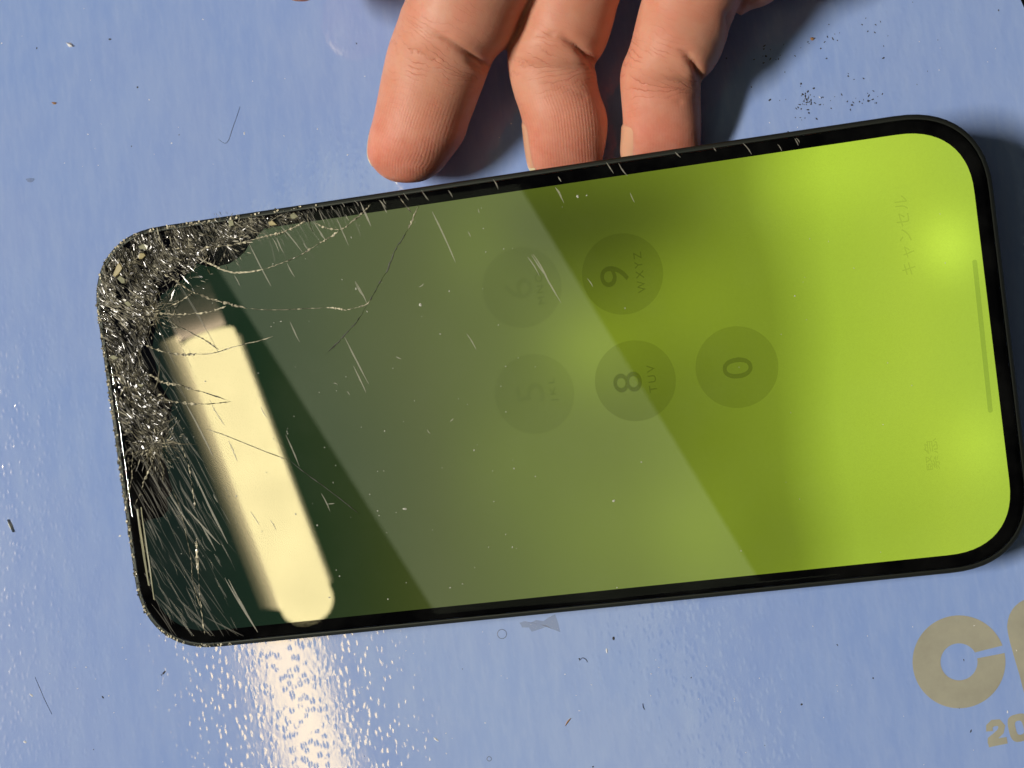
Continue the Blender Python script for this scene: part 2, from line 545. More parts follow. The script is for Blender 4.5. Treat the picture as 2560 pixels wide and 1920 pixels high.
def rrect(hw, hh, r, e=2.35, n=14):
    out = []
    for qx, qy, a0 in ((1, 1, 0), (-1, 1, 90), (-1, -1, 180), (1, -1, 270)):
        for i in range(n + 1):
            an = radians(a0 + 90 * i / n)
            ca, sa = cos(an), sin(an)
            x = math.copysign(abs(ca) ** (2 / e), ca) * r
            y = math.copysign(abs(sa) ** (2 / e), sa) * r
            out.append((qx * (hw - r) + x, qy * (hh - r) + y))
    return out


def stack(name, rings, mat, close=True, smooth=False):
    n = len(rings[0])
    vs, fs = [], []
    for r in rings:
        vs += r
    for k in range(len(rings) - 1):
        for i in range(n):
            j = (i + 1) % n
            fs.append((k * n + i, k * n + j, (k + 1) * n + j, (k + 1) * n + i))
    if close:
        fs.append(tuple(range(n))[::-1])
        fs.append(tuple(range((len(rings) - 1) * n, len(rings) * n)))
    return mesh_obj(name, vs, fs, mat, phone, smooth)


def ring(inset, z, r0=13.5):
    return [(x, y, z) for x, y in rrect(PW / 2 - inset, PH / 2 - inset, r0 - inset)]


stack('frame', [ring(0.55, -PT + 0.05), ring(0.15, -PT + 0.3), ring(0, -PT + 0.75), ring(0, -0.95), ring(0.10, -0.62), ring(0.32, -0.42),
                ring(0.62, -0.34), ring(0.80, -0.34), ring(0.86, -0.55)], M['frame'])
stack('back_cover', [ring(0.9, -PT - 0.0), ring(0.6, -PT + 0.3)], M['back'])
stack('bezel', [ring(0.90, -1.0), ring(0.90, -0.30), ring(1.15, -0.14), ring(1.6, -0.12)], M['bezel'])

# display sheet with the notch cut out of its left end
BZ = 3.0
outer = rrect(PW / 2 - BZ, PH / 2 - BZ, 10.6)
xl = -PW / 2 + BZ
nt = [(xl, 13.6), (xl + 1.2, 12.9), (xl + 3.8, 12.7), (xl + 5.0, 11.6), (xl + 5.0, -11.6), (xl + 3.8, -12.7), (xl + 1.2, -12.9), (xl, -13.6)]
k = 29  # after the two left-hand corner start (upper left corner ends at index 29)
disp = outer[:30] + nt + outer[30:]
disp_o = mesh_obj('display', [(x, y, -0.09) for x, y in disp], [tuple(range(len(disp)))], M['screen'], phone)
stack('front_glass', [ring(0.90, -0.32), ring(1.0, -0.12), ring(1.3, -0.03), ring(1.9, 0.0)], M['glass'], close=False, smooth=True)
gl_top = mesh_obj('glass_pane', ring(1.9, 0.0), [tuple(range(60))], M['glass'], phone)
tag(gl_top, 'clear cover glass shattered at one corner')
for x0, x1, nm in ((-44, -33, 'volume_button'), (-30, -19, 'volume_button'), (-57, -52, 'mute_switch')):
    stack_v = [(x0, -PH / 2 - 0.0, -4.9), (x1, -PH / 2, -4.9), (x1, -PH / 2, -2.9), (x0, -PH / 2, -2.9)]
    vs = [(x, y + 0.1, z) for x, y, z in stack_v] + [(x * 1, y - 0.35, z) for x, y, z in stack_v]
    mesh_obj(nm, vs, [(3, 2, 1, 0), (4, 5, 6, 7), (0, 1, 5, 4), (1, 2, 6, 5), (2, 3, 7, 6), (3, 0, 4, 7)], M['frame'], phone)

ZI = -0.06


def local_poly(name, pxs, mat, z=ZI, parent=disp_o):
    pts = [on_phone(*q) for q in pxs]
    return mesh_obj(name, [(x, y, z) for x, y in pts], [tuple(range(len(pts)))], mat, parent)


def disc(name, u, v, r, mat, z):
    x, y = on_phone(u, v)
    return mesh_obj(name, [(x + r * cos(2 * pi * i / 64), y + r * sin(2 * pi * i / 64), z) for i in range(64)],
                    [tuple(range(64))], mat, disp_o)


for u, v, mk in ((1556, 685, 'key'), (1588, 952, 'key'), (1842, 918, 'key'), (1304, 719, 'key2'), (1336, 985, 'key2')):
    disc('key_circle', u, v, 6.45, M[mk], ZI)


def text(name, s, u, v, cap, mat, space=1.0, thin=0.0, length=None):
    cu = bpy.data.curves.new(name, 'FONT')
    cu.body = s
    cu.size = 1.0
    cu.space_character = space
    cu.offset = thin
    cu.align_x = 'LEFT'
    o = bpy.data.objects.new(name, cu)
    COL.objects.link(o)
    bpy.context.view_layer.update()
    me = bpy.data.meshes.new_from_object(o.evaluated_get(bpy.context.evaluated_depsgraph_get()))
    bpy.data.objects.remove(o)
    co = np.array([vv.co[:] for vv in me.vertices])
    if len(co) == 0:
        return None
    lo, hi = co.min(0), co.max(0)
    sc = cap / (hi[1] - lo[1])
    sx = sc if length is None else length / (hi[0] - lo[0])
    cx, cy = on_phone(u, v)
    q = (co - (lo + hi) / 2)
    # reads along +y of the phone, tops toward -x
    new = np.stack([cx - q[:, 1] * sc, cy + q[:, 0] * sx, np.full(len(co), ZI + 0.02)], 1) * MM
    for vv, c in zip(me.vertices, new):
        vv.co = c
    me.materials.clear()
    me.materials.append(mat)
    o2 = bpy.data.objects.new(name, me)
    COL.objects.link(o2)
    o2.parent = disp_o
    return o2


text('digit_nine', '9', 1536, 690, 4.55, M['glyph'], length=3.3)
text('digit_eight', '8', 1569, 956, 4.55, M['glyph'], length=3.2)
text('digit_zero', '0', 1844, 920, 4.65, M['glyph'], length=3.3)
text('digit_six', '6', 1296, 722, 4.5, M['glyph3'], length=3.2)
text('digit_five', '5', 1326, 983, 4.5, M['glyph3'], length=3.1)
text('key_letters', 'WXYZ', 1599, 681, 1.25, M['glyph'], 1.35, 0.0, 6.5)
text('key_letters', 'TUV', 1630, 947, 1.25, M['glyph'], 1.35, 0.0, 4.4)
text('key_letters', 'MNO', 1350, 722, 1.2, M['glyph2'], 1.35, 0.0, 5.0)
text('key_letters', 'JKL', 1384, 975, 1.25, M['glyph2'], 1.35, 0.0, 4.0)
text('cancel_text', 'キャンセル', 2263, 588, 2.15, M['glyph2'], 1.05, 0.0, 12.3)
text('emergency_text', '緊急', 2329, 1136, 2.15, M['glyph2'], 1.0, 0.0, 4.9)
# home bar
(x0, y0), (x1, y1) = on_phone(2437, 655), on_phone(2476, 1026)
pts = []
for (x, y), a0 in (((x0, y0), 0), ((x1, y1), 180)):
    pts += [(x + 0.36 * cos(radians(a0 + 18 * i)), y + 0.36 * sin(radians(a0 + 18 * i)), ZI) for i in range(11)]
mesh_obj('home_bar', pts, [tuple(range(22))], M['bar'], disp_o)


# zoom-window readers: window pixel -> photo pixel
def win(ox, oy, s):
    return lambda *pp: [(ox + s * x, oy + s * y) for x, y in pp]


Z1, Z2 = win(200, 480, .31646), win(200, 1000, .37675)
ZA, ZB, ZC, ZF = win(220, 540, .18083), win(220, 800, .18083), win(220, 1050, .18083), win(580, 440, .18083)
ZL, ZN, ZK, Z4 = win(700, 700, .31646), win(900, 280, .36166), win(1200, 540, .36166), win(1360, 0, .31646)

# dead black patch of the panel under the broken edge
dead = Z1((700, 420), (760, 330), (1000, 260), (1300, 220), (1600, 215), (1700, 225), (1600, 245), (1480, 262), (1440, 300), (1400, 350),
          (1340, 400), (1310, 460), (1250, 520), (1180, 565), (1100, 585), (1020, 590), (900, 560), (800, 500))
local_poly('dead_screen_patch', dead, M['dead'])
crush = [(262, 780), (258, 705), (275, 655), (310, 615), (355, 592), (425, 582), (520, 570), (560, 600), (500, 650), (455, 700), (400, 740),
         (392, 800), (380, 870), (400, 960), (430, 1010), (420, 1090), (390, 1130), (330, 1130), (300, 1050), (280, 920)]
local_poly('dead_screen_patch', crush, M['dead'], ZI + 0.004)
# earpiece and camera in the notch
cap = Z2((455, 540), (470, 470), (505, 385), (545, 380), (570, 430), (590, 520), (612, 590), (600, 635), (560, 655), (515, 645), (490, 600))
local_poly('camera_hole', cap, M['lens'], ZI, phone)
mesh_obj('camera_lens', [(on_phone(371, 989)[0] + 0.35 * cos(i * pi / 6), on_phone(371, 989)[1] + 0.35 * sin(i * pi / 6), ZI + 0.01)
                         for i in range(12)], [tuple(range(12))], principled('blue_lens', (0.02, 0.02, 0.35), 0.1), phone)


# ------------------------------------------------------------------ cracks, crushed glass, scratches
def resample(path, step):
    out = [np.array(path[0], float)]
    for q in path[1:]:
        q = np.array(q, float)
        d = np.linalg.norm(q - out[-1])
        k_ = max(1, int(d / step))
        p0 = out[-1].copy()
        for i in range(1, k_ + 1):
            out.append(p0 + (q - p0) * i / k_)
    return out


def smooth_path(path, n=6):
    P_ = [np.array(q, float) for q in path]
    P_ = [2 * P_[0] - P_[1]] + P_ + [2 * P_[-1] - P_[-2]]
    out = []
    for i in range(1, len(P_) - 2):
        for k_ in range(n):
            u = k_ / n
            a_, b_, c_, d_ = P_[i - 1:i + 3]
            out.append(0.5 * ((2 * b_) + (-a_ + c_) * u + (2 * a_ - 5 * b_ + 4 * c_ - d_) * u * u + (-a_ + 3 * b_ - 3 * c_ + d_) * u ** 3))
    out.append(P_[-2])
    return out


def set_rnd(o, vals):
    at = o.data.attributes.new('rnd', 'FLOAT', 'FACE')
    at.data.foreach_set('value', np.asarray(vals, dtype=np.float32))


def crack(path, w=3.0, h=0.10, jit=1.0, mat='crack', bright=0.5, name='crack', bead=0.8):
    w *= 0.85
    pp = resample(smooth_path(path), 5.0)
    vs, fs, rn = [], [], []
    for i, q in enumerate(pp):
        t_ = pp[min(i + 1, len(pp) - 1)] - pp[max(i - 1, 0)]
        t_ = t_ / (np.linalg.norm(t_) or 1)
        nrm = np.array([-t_[1], t_[0]])
        end = min(1.0, (i + 0.3) / 3, (len(pp) - 0.7 - i) / 3)
        ww = w * end * (1 - bead + bead * 2 * random.random() ** 1.5)
        c_ = q + nrm * random.uniform(-jit, jit)
        sh = random.uniform(-0.3, 0.3)
        for o_, z in ((-0.5, 0.01), (sh, h * random.uniform(0.3, 1)), (0.5, 0.01)):
            x, y = on_phone(*(c_ + nrm * ww * o_))
            vs.append((x, y, z))
    for i in range(len(pp) - 1):
        for k_ in range(2):
            fs.append((3 * i + k_, 3 * i + k_ + 1, 3 * i + k_ + 4, 3 * i + k_ + 3))
            rn.append(min(1, max(0, random.gauss(bright, 0.3))))
    o = mesh_obj(name, vs, fs, M[mat], phone)
    set_rnd(o, rn)
    return o


C = []
crack(ZA((1060, 470), (1300, 440), (1520, 440), (1750, 425), (2000, 395), (2212, 350)) + ZF((400, 850), (520, 820), (640, 795), (760, 750),
      (860, 710), (930, 670), (1010, 620)), 5.5, 0.16, 1.2, bright=0.75)
crack(ZA((1380, 500), (1480, 545), (1600, 620), (1750, 690), (1880, 750), (2000, 780)) + ZF((60, 1338), (250, 1325), (440, 1290)), 5.0, 0.10, 0.4,
      bright=0.8, bead=0.3)
crack(ZF((440, 1290), (600, 1235), (800, 1160), (930, 1100)), 2.6, 0.06, 0.4, bright=0.4, bead=0.3)
crack(ZF((930, 1100), (1050, 1030), (1200, 940), (1310, 870), (1400, 815), (1500, 745), (1600, 685), (1750, 555), (1830, 490), (1930, 370)),
      3.8, 0.12, 1.2, bright=0.6)
crack(ZF((1140, 640), (1230, 690), (1330, 725), (1480, 745)), 4.5, 0.12, 0.8, bright=0.7)
crack(ZA((870, 650), (1000, 760), (1180, 870), (1300, 960), (1450, 1050), (1560, 1095), (1750, 1165), (1900, 1200), (2050, 1240), (2212, 1280)),
      5.5, 0.16, 1.3, bright=0.6)
crack(Z1((1330, 918), (1450, 930), (1600, 930), (1800, 920), (1940, 915)), 2.0, 0.05, 0.3, bright=0.3, bead=0.3)
crack(Z1((1935, 913), (2010, 917), (2060, 925), (2110, 937)), 5.0, 0.1, 0.4, bright=0.95)
crack([(864, 776), (890, 769), (918, 760), (926, 748)], 3.2, 0.08, 0.8, bright=0.6)
crack(ZL((700, 180), (740, 110), (800, 0)) + ZN((190, 1090), (240, 960), (290, 880), (330, 810)), 3.2, 0.05, 1.0, 'darkcrack')
crack(ZN((330, 810), (370, 730), (410, 640)), 5.0, 0.12, 1.6, bright=0.7)
crack(ZL((690, 190), (620, 310), (560, 380), (480, 470), (360, 590)), 2.8, 0.05, 1.0, 'darkcrack')
crack(ZA((850, 1340), (1000, 1300), (1200, 1220), (1380, 1110), (1440, 1060)), 3.6, 0.12, 1.0, bright=0.6)
crack(ZA((900, 1300), (950, 1270), (1030, 1200)), 3.0, 0.1, 0.5, bright=0.6)
crack(ZA((870, 1345), (960, 1350), (1100, 1350), (1300, 1360), (1500, 1345), (1650, 1330), (1800, 1290), (1910, 1240)), 4.4, 0.14, 1.0, bright=0.65)
crack(ZA((880, 1360), (960, 1390), (1070, 1430), (1180, 1490), (1300, 1560)) + ZB((1300, 110), (1500, 215), (1600, 270), (1720, 350), (1810, 415)),
      3.0, 0.08, 0.6, bright=0.4)
crack(ZA((950, 1020), (930, 1140), (890, 1270)), 2.2, 0.06, 0.5, bright=0.3)
crack(ZA((1090, 1110), (1190, 1000), (1230, 950), (1290, 950)), 3.2, 0.1, 1.0, bright=0.5)
crack(ZB((700, 310), (850, 370), (950, 410), (1100, 450), (1250, 475), (1370, 480), (1500, 470)), 5.2, 0.16, 1.2, bright=0.65)
crack(ZB((1500, 470), (1650, 470), (1800, 440), (1950, 390), (2212, 320)) + Z1((1400, 1180), (1530, 1140)), 2.6, 0.05, 0.3, bright=0.5, bead=0.3)
crack(ZB((800, 740), (900, 790), (1000, 850), (1100, 875), (1250, 890), (1350, 930), (1460, 970)), 6.0, 0.16, 1.5, bright=0.6)
crack(ZB((1460, 970), (1600, 1000), (1750, 1050), (1930, 1110)), 2.2, 0.05, 0.4, 'darkcrack')
crack(ZB((480, 1140), (700, 1125), (900, 1110), (1050, 1110), (1200, 1130), (1350, 1155), (1450, 1160), (1600, 1165)), 5.0, 0.15, 1.3, bright=0.55)
crack(ZB((1600, 1165), (1800, 1150), (1980, 1125)), 2.4, 0.05, 0.4, 'darkcrack')
crack(ZC((930, 370), (915, 480), (890, 600), (830, 740), (780, 840), (740, 960)), 4.4, 0.14, 1.2, bright=0.65)
crack(ZC((740, 1000), (690, 1090), (640, 1190)), 2.6, 0.08, 0.8, bright=0.4)
crack(ZC((990, 335), (1100, 315), (1200, 318), (1300, 330)), 4.2, 0.12, 0.8, bright=0.7)
crack(ZC((1010, 370), (1080, 368), (1140, 370)), 3.0, 0.1, 0.6, bright=0.5)
crack(ZC((880, 380), (800, 430), (720, 480)), 3.4, 0.1, 0.8, bright=0.6)
crack(ZC((610, 390), (620, 500), (605, 620), (610, 760), (590, 880), (560, 1000), (530, 1110), (510, 1180)), 3.2, 0.12, 1.2, bright=0.5)
crack(ZC((555, 500), (565, 600), (570, 700)), 3.0, 0.1, 0.8, bright=0.5)
crack(ZC((1180, 60), (1160, 180), (1120, 260), (1090, 300)), 3.4, 0.1, 0.8, bright=0.6)
crack(ZC((1280, 330), (1340, 480), (1390, 620), (1420, 800), (1440, 930)), 3.0, 0.1, 0.7, bright=0.45)
crack(ZC((1440, 930), (1460, 1050), (1475, 1170), (1480, 1230)), 3.4, 0.1, 0.6, bright=0.6)
crack(Z2((772, 910), (773, 960), (775, 1000), (780, 1100), (790, 1200)), 5.0, 0.1, 0.5, bright=0.8)
crack(Z2((790, 1200), (795, 1300), (805, 1400), (820, 1500), (830, 1560)), 3.0, 0.08, 0.8, bright=0.45)
crack(Z2((610, 590), (650, 680), (690, 830), (720, 970), (740, 1080), (745, 1180), (775, 1300), (800, 1380)), 2.6, 0.07, 0.4, bright=0.25, bead=0.3)
crack(Z2((830, 190), (950, 230), (1100, 290), (1250, 350), (1390, 400)), 1.8, 0.03, 0.2, bright=0.4, bead=0.2)
crack(Z2((1390, 400), (1490, 480), (1600, 560), (1720, 650), (1858, 760)), 2.6, 0.04, 0.3, 'darkcrack', bead=0.3)
crack(ZN((260, 570), (310, 640), (370, 710)), 2.6, 0.06, 0.4, bright=0.35)

# crushed zone
ZONE = [(252, 770), (248, 700), (264, 645), (302, 600), (350, 577), (420, 566), (500, 556), (600, 538), (700, 522), (762, 515), (772, 530),
        (740, 552), (700, 562), (640, 578), (560, 605), (505, 640), (480, 668), (455, 690), (420, 700), (385, 730), (378, 790), (368, 835),
        (350, 880), (368, 935), (410, 985), (432, 1008), (410, 1045), (420, 1085), (395, 1118), (345, 1125), (318, 1090), (300, 1050),
        (285, 980), (272, 890)]


def inside(x, y, poly):
    c_ = False
    j = len(poly) - 1
    for i in range(len(poly)):
        xi, yi = poly[i]
        xj, yj = poly[j]
        if (yi > y) != (yj > y) and x < (xj - xi) * (y - yi) / (yj - yi) + xi:
            c_ = not c_
        j = i
    return c_


def fbm(x, y):
    return (sin(x * .031 + 1.3 * sin(y * .023)) + sin(y * .037 + 1.7 * sin(x * .029 + 2)) + .6 * sin(x * .11 + y * .07)) / 2.6


vs, fs, rn = [], [], []


def shard(u, v, size, elong, ang, tilt, z, val):
    k_ = random.choice((3, 3, 4, 4, 5))
    x, y = on_phone(u, v)
    s = size / 15.4
    ta = random.uniform(0, 2 * pi)
    gx, gy = tilt * cos(ta), tilt * sin(ta)
    st = len(vs)
    a0 = random.uniform(0, 2 * pi)
    for i in range(k_):
        an = a0 + 2 * pi * (i + random.uniform(-.3, .3)) / k_
        r = s * random.uniform(0.6, 1.15)
        lx, ly = r * cos(an) * elong, r * sin(an) / elong
        px_, py_ = lx * cos(ang) - ly * sin(ang), lx * sin(ang) + ly * cos(ang)
        vs.append((x + px_, y + py_, max(0.012, z + gx * px_ + gy * py_)))
    fs.append(tuple(range(st, st + k_)))
    rn.append(val)


STREAK_ANG = radians(-57)
cnt = 0
PANE = rrect(PW / 2 - 1.15, PH / 2 - 1.15, 12.3, n=10)
while cnt < 8000:
    u, v = random.uniform(244, 780), random.uniform(508, 1130)
    if not inside(u, v, ZONE):
        continue
    if not inside(*on_phone(u, v), PANE):
        continue
    f = 1.25 * fbm(u, v)
    gap = fbm(u * 2.1 + 300, v * 1.3 - 90) + 0.5 * fbm(u * 5.3, v * 4.1 + 40)
    if gap < -0.12 and random.random() < 0.9:
        continue
    q_ = random.random()
    if q_ < 0.35 - 0.2 * f:
        val, sz = random.uniform(0.0, 0.15), random.lognormvariate(1.15, 0.4)
    elif q_ < 0.955:
        val, sz = min(0.8, abs(random.gauss(0.37 + 0.26 * f, 0.16))), random.lognormvariate(0.85, 0.4)
    else:
        val, sz = random.uniform(0.6, 1.0), random.lognormvariate(1.2, 0.45)
    el, an = (random.uniform(1, 1.6), random.uniform(0, pi))
    if random.random() < 0.70:
        el, an = random.uniform(2.0, 3.8), STREAK_ANG + random.gauss(0, 0.16) + 0.35 * sin(u * .013 + v * .021)
        sz *= 1.15
    sz = min(8.0, sz)
    # stay on the pane
    x, y = on_phone(u, v)
    z_ = random.uniform(0.02, 0.11)
    shard(u, v, sz, el, an, abs(random.gauss(0, 0.20)), z_, val)
    cnt += 1
# spray of loose splinters around the zone, radiating from the two impact points
for (cu_, cv_), num, rad in (((374, 785), 260, 75), ((383, 1106), 420, 85), ((560, 600), 260, 70), ((460, 680), 160, 70)):
    for _ in range(num):
        an = random.uniform(0, 2 * pi)
        d = rad * random.random() ** 0.8
        u, v = cu_ + d * cos(an), cv_ + d * sin(an)
        if u < 262 or v < 530:
            continue
        shard(u, v, min(8, random.lognormvariate(0.8, 0.45)), random.uniform(1.8, 3.4), -an + random.gauss(0, 0.25), abs(random.gauss(0, 0.5)),
              random.uniform(0.02, 0.12), min(1, abs(random.gauss(0.5, 0.3))))
cz = mesh_obj('crushed_glass', vs, fs, M['crushed'], phone)
cz['kind'] = 'stuff'
set_rnd(cz, rn)

# web of short fractures running out from the impact points
vs, fs, rn = [], [], []


def fracture(u, v, an, L_, w):
    p_ = np.array([u, v], float)
    pts_ = [p_.copy()]
    while L_ > 0:
        st_ = random.uniform(5, 14)
        an += random.gauss(0, 0.22)
        p_ = p_ + st_ * np.array([cos(an), sin(an)])
        if not inside(*on_phone(*p_), PANE):
            break
        pts_.append(p_.copy())
        L_ -= st_
        if random.random() < 0.10 and w > 1.2:
            fracture(p_[0], p_[1], an + random.choice((-1, 1)) * random.uniform(0.4, 0.9), L_ * 0.6, w * 0.7)
    st = len(vs)
    for i_, q in enumerate(pts_):
        d_ = pts_[min(i_ + 1, len(pts_) - 1)] - pts_[max(i_ - 1, 0)]
        d_ = d_ / (np.linalg.norm(d_) or 1)
        n_ = np.array([-d_[1], d_[0]])
        ww = w * (1 - 0.8 * i_ / max(1, len(pts_) - 1)) * random.uniform(0.6, 1.4)
        for o_, z in ((-.5, 0.02), (random.uniform(-.3, .3), random.uniform(0.06, 0.16)), (.5, 0.02)):
            x, y = on_phone(*(q + n_ * o_ * ww))
            vs.append((x, y, z))
    for i_ in range(len(pts_) - 1):
        for k_ in range(2):
            fs.append((st + 3 * i_ + k_, st + 3 * i_ + k_ + 1, st + 3 * i_ + k_ + 4, st + 3 * i_ + k_ + 3))
            rn.append(min(1, max(0, random.gauss(0.45, 0.28))))


for (cu_, cv_), num, rad in (((374, 785), 46, 80), ((383, 1106), 60, 85), ((470, 625), 40, 90), ((310, 660), 40, 80), ((600, 560), 34, 60),
                             ((300, 940), 34, 80), ((360, 1000), 30, 80), ((720, 535), 22, 45)):
    for _ in range(num * 2 // 3):
        fracture(cu_ + random.gauss(0, 16), cv_ + random.gauss(0, 16), random.uniform(0, 2 * pi), rad * random.uniform(0.4, 1.2), random.uniform(1.6, 3.2))
fr_o = mesh_obj('fracture_web', vs, fs, M['crack'], phone)
fr_o['kind'] = 'stuff'
set_rnd(fr_o, rn)

# glinting chips along the metal rim of the broken end
vs, fs, rn = [], [], []
rim = [(x, y) for x, y in rrect(PW / 2 - 0.42, PH / 2 - 0.42, 13.1, n=60)]
for i in range(len(rim)):
    x, y = rim[i]
    x2, y2 = rim[(i + 1) % len(rim)]
    L_ = hypot(x2 - x, y2 - y)
    for k_ in range(max(1, int(L_ / 0.10))):
        f = random.random()
        X, Y = x + (x2 - x) * f, y + (y2 - y) * f
        if X > -32 or (Y < -20 and X > -56):
            continue
        dens = 0.95 if (y > -2 or (X < -60 and Y < -24)) else 0.45
        if y > 34 and X > -50:
            dens = 0.25
        if random.random() > dens * (0.55 + 0.45 * sin(X * 1.7 + Y * 2.3)):
            continue
        s = random.uniform(0.06, 0.26)
        tx_, ty_ = random.uniform(-.6, .6), random.uniform(-.6, .6)
        st = len(vs)
        a0 = random.uniform(0, 6)
        ox, oy = random.gauss(0, 0.13), random.gauss(0, 0.13)
        for j in range(4):
            an = a0 + j * pi / 2 + random.uniform(-.4, .4)
            vs.append((X + ox + s * cos(an), Y + oy + s * sin(an), -0.28 + tx_ * s * cos(an) + ty_ * s * sin(an) + 0.06))
        fs.append(tuple(range(st, st + 4)))
        rn.append(random.choice((0.1, 0.35, 0.7, 1.0)))
ch = mesh_obj('rim_chips', vs, fs, M['crack'], phone)
ch['kind'] = 'stuff'
set_rnd(ch, rn)


def big_shard(path, mat, z=0.22, name='glass_shard'):
    pts = [on_phone(*q) for q in path]
    n_ = len(pts)
    cxm = sum(q[0] for q in pts) / n_
    cym = sum(q[1] for q in pts) / n_
    top = [(cxm + (x - cxm) * .82, cym + (y - cym) * .82, z + random.uniform(-.05, .05)) for x, y in pts]
    vs_ = [(x, y, 0.02) for x, y in pts] + top
    fs_ = [tuple(range(n_, 2 * n_))] + [(i, (i + 1) % n_, n_ + (i + 1) % n_, n_ + i) for i in range(n_)]
    return mesh_obj(name, vs_, fs_, mat, phone)


big_shard(ZA((395, 690), (430, 635), (470, 670), (490, 720), (440, 800), (380, 850), (340, 830)), M['sliver2'])
big_shard(ZA((400, 860), (450, 820), (520, 870), (520, 930), (470, 935)), M['sliver'])
big_shard(ZA((690, 560), (720, 510), (790, 510), (815, 545), (760, 600), (710, 600)), M['sliver2'], 0.35)
big_shard(ZA((500, 1200), (560, 1170), (620, 1230), (560, 1260)), M['sliver'])
big_shard(ZA((1930, 60), (2010, 50), (2030, 130), (1960, 160)), M['sliver'], 0.2)
big_shard(ZA((690, 420), (780, 380), (850, 410), (830, 470), (720, 460)), M['sliver'], 0.22)
big_shard(ZF((500, 640), (560, 610), (640, 680), (520, 690)), M['sliver2'], 0.25)
big_shard(ZF((800, 540), (860, 500), (930, 560), (870, 600), (820, 590)), M['sliver'], 0.22)
big_shard(ZB((700, 880), (790, 890), (740, 930), (690, 905)), M['sliver'], 0.2)
big_shard(ZB((290, 510), (360, 480), (440, 520), (360, 560)), M['sliver'], 0.2)
big_shard(Z2((374, 725), (386, 722), (410, 870), (438, 1060), (464, 1235), (452, 1230), (420, 1050), (392, 860)), M['sliver'], 0.12, 'long_sliver')
big_shard(Z2((402, 712), (409, 710), (446, 950), (476, 1150), (497, 1330), (488, 1322), (464, 1150), (432, 950)), M['sliver'], 0.12, 'long_sliver')


def scratch_geo(a_, b_, w, vs, fs, bend=0.0, fade=True):
    a_, b_ = np.array(a_, float), np.array(b_, float)
    d = b_ - a_
    n_ = np.array([-d[1], d[0]]) / (np.linalg.norm(d) or 1)
    st = len(vs)
    K = 6
    for i in range(K + 1):
        f = i / K
        c_ = a_ + d * f + n_ * (bend * 4 * f * (1 - f) + random.uniform(-.25, .25))
        ww = w * (sin(pi * (0.08 + 0.84 * f)) if fade else 1) * random.uniform(0.7, 1.2)
        for s in (-.5, .5):
            x, y = on_phone(*(c_ + n_ * ww * s))
            vs.append((x, y, 0.018 + (s + .5) * 0.012))
    for i in range(K):
        fs.append((st + 2 * i, st + 2 * i + 1, st + 2 * i + 3, st + 2 * i + 2))


SCR = []
for zf, segs in ((ZF, [((1110, 620), (1290, 880)), ((680, 700), (970, 1050)), ((230, 920), (540, 1520)), ((1450, 590), (1610, 960)),
                       ((1770, 360), (1920, 690)), ((1200, 470), (1280, 650)), ((560, 860), (650, 1050)), ((620, 850), (710, 1060)),
                       ((760, 1200), (870, 1400)), ((1700, 1460), (1810, 1659)), ((1690, 340), (1750, 420)), ((2030, 330), (2130, 440)),
                       ((2090, 320), (2130, 390)), ((1570, 530), (1620, 620)), ((1640, 450), (1690, 520)), ((2110, 450), (2140, 510)),
                       ((30, 1370), (110, 1520)), ((1520, 370), (1560, 430)), ((1370, 410), (1400, 470)), ((1130, 430), (1170, 490)),
                       ((990, 920), (1050, 1010)), ((1210, 770), (1300, 880))]),
                 (ZN, [((1350, 520), (1410, 630)), ((1370, 450), (1390, 480)), ((920, 465), (955, 535)), ((745, 825), (765, 865)),
                       ((500, 690), (660, 1040)), ((0, 620), (75, 790)), ((300, 560), (335, 610)), ((140, 610), (180, 690)),
                       ((425, 540), (475, 610)), ((610, 540), (640, 590)), ((815, 670), (825, 700))]),
                 (ZK, [((330, 285), (410, 412)), ((365, 262), (470, 440)), ((410, 330), (560, 600)), ((740, 430), (780, 490)), ((355, 268), (440, 400))]),
                 (ZL, [((80, 330), (155, 490)), ((510, 450), (700, 820)), ((580, 680), (680, 890)), ((1475, 425), (1550, 550)), ((595, 10), (690, 190)),
                       ((530, 880), (550, 910)), ((1095, 55), (1135, 30)), ((1345, 1120), (1372, 1095)), ((915, 605), (960, 625)),
                       ((1165, 1180), (1190, 1215)), ((420, 815), (455, 830))]),
                 (Z4, [((490, 1280), (550, 1370)), ((590, 1290), (660, 1390)), ((1035, 1200), (1080, 1245)), ((1570, 1130), (1640, 1220)),
                       ((1845, 1140), (1880, 1195)), ((1340, 1165), (1360, 1195)), ((1980, 1095), (2010, 1150)), ((1990, 1090), (2020, 1130)),
                       ((90, 1480), (140, 1560)), ((110, 1395), (135, 1435)), ((680, 1520), (715, 1600))]),
                 (Z2, [((985, 270), (1045, 410)), ((1200, 40), (1240, 120)), ((1130, 740), (1190, 830)), ((1260, 795), (1300, 865)),
                       ((1365, 230), (1455, 440)), ((885, 625), (915, 680)), ((1600, 620), (1660, 740)), ((860, 0), (960, 170)),
                       ((960, 1180), (1165, 1520)), ((985, 1190), (1180, 1540)), ((740, 450), (980, 950)), ((690, 700), (930, 960)),
                       ((780, 790), (900, 1000)), ((700, 20), (880, 370)), ((590, 620), (760, 880)), ((1640, 690), (1690, 685))])):
    for a_, b_ in segs:
        SCR.append((zf(a_)[0], zf(b_)[0]))
for a_, b_ in SCR:
    vs, fs = [], []
    L_ = hypot(b_[0] - a_[0], b_[1] - a_[1])
    scratch_geo(a_, b_, min(5.0, 2.2 + L_ * 0.015), vs, fs, random.uniform(-2, 2))
    mesh_obj('scratch', vs, fs, M['scratch'], phone)

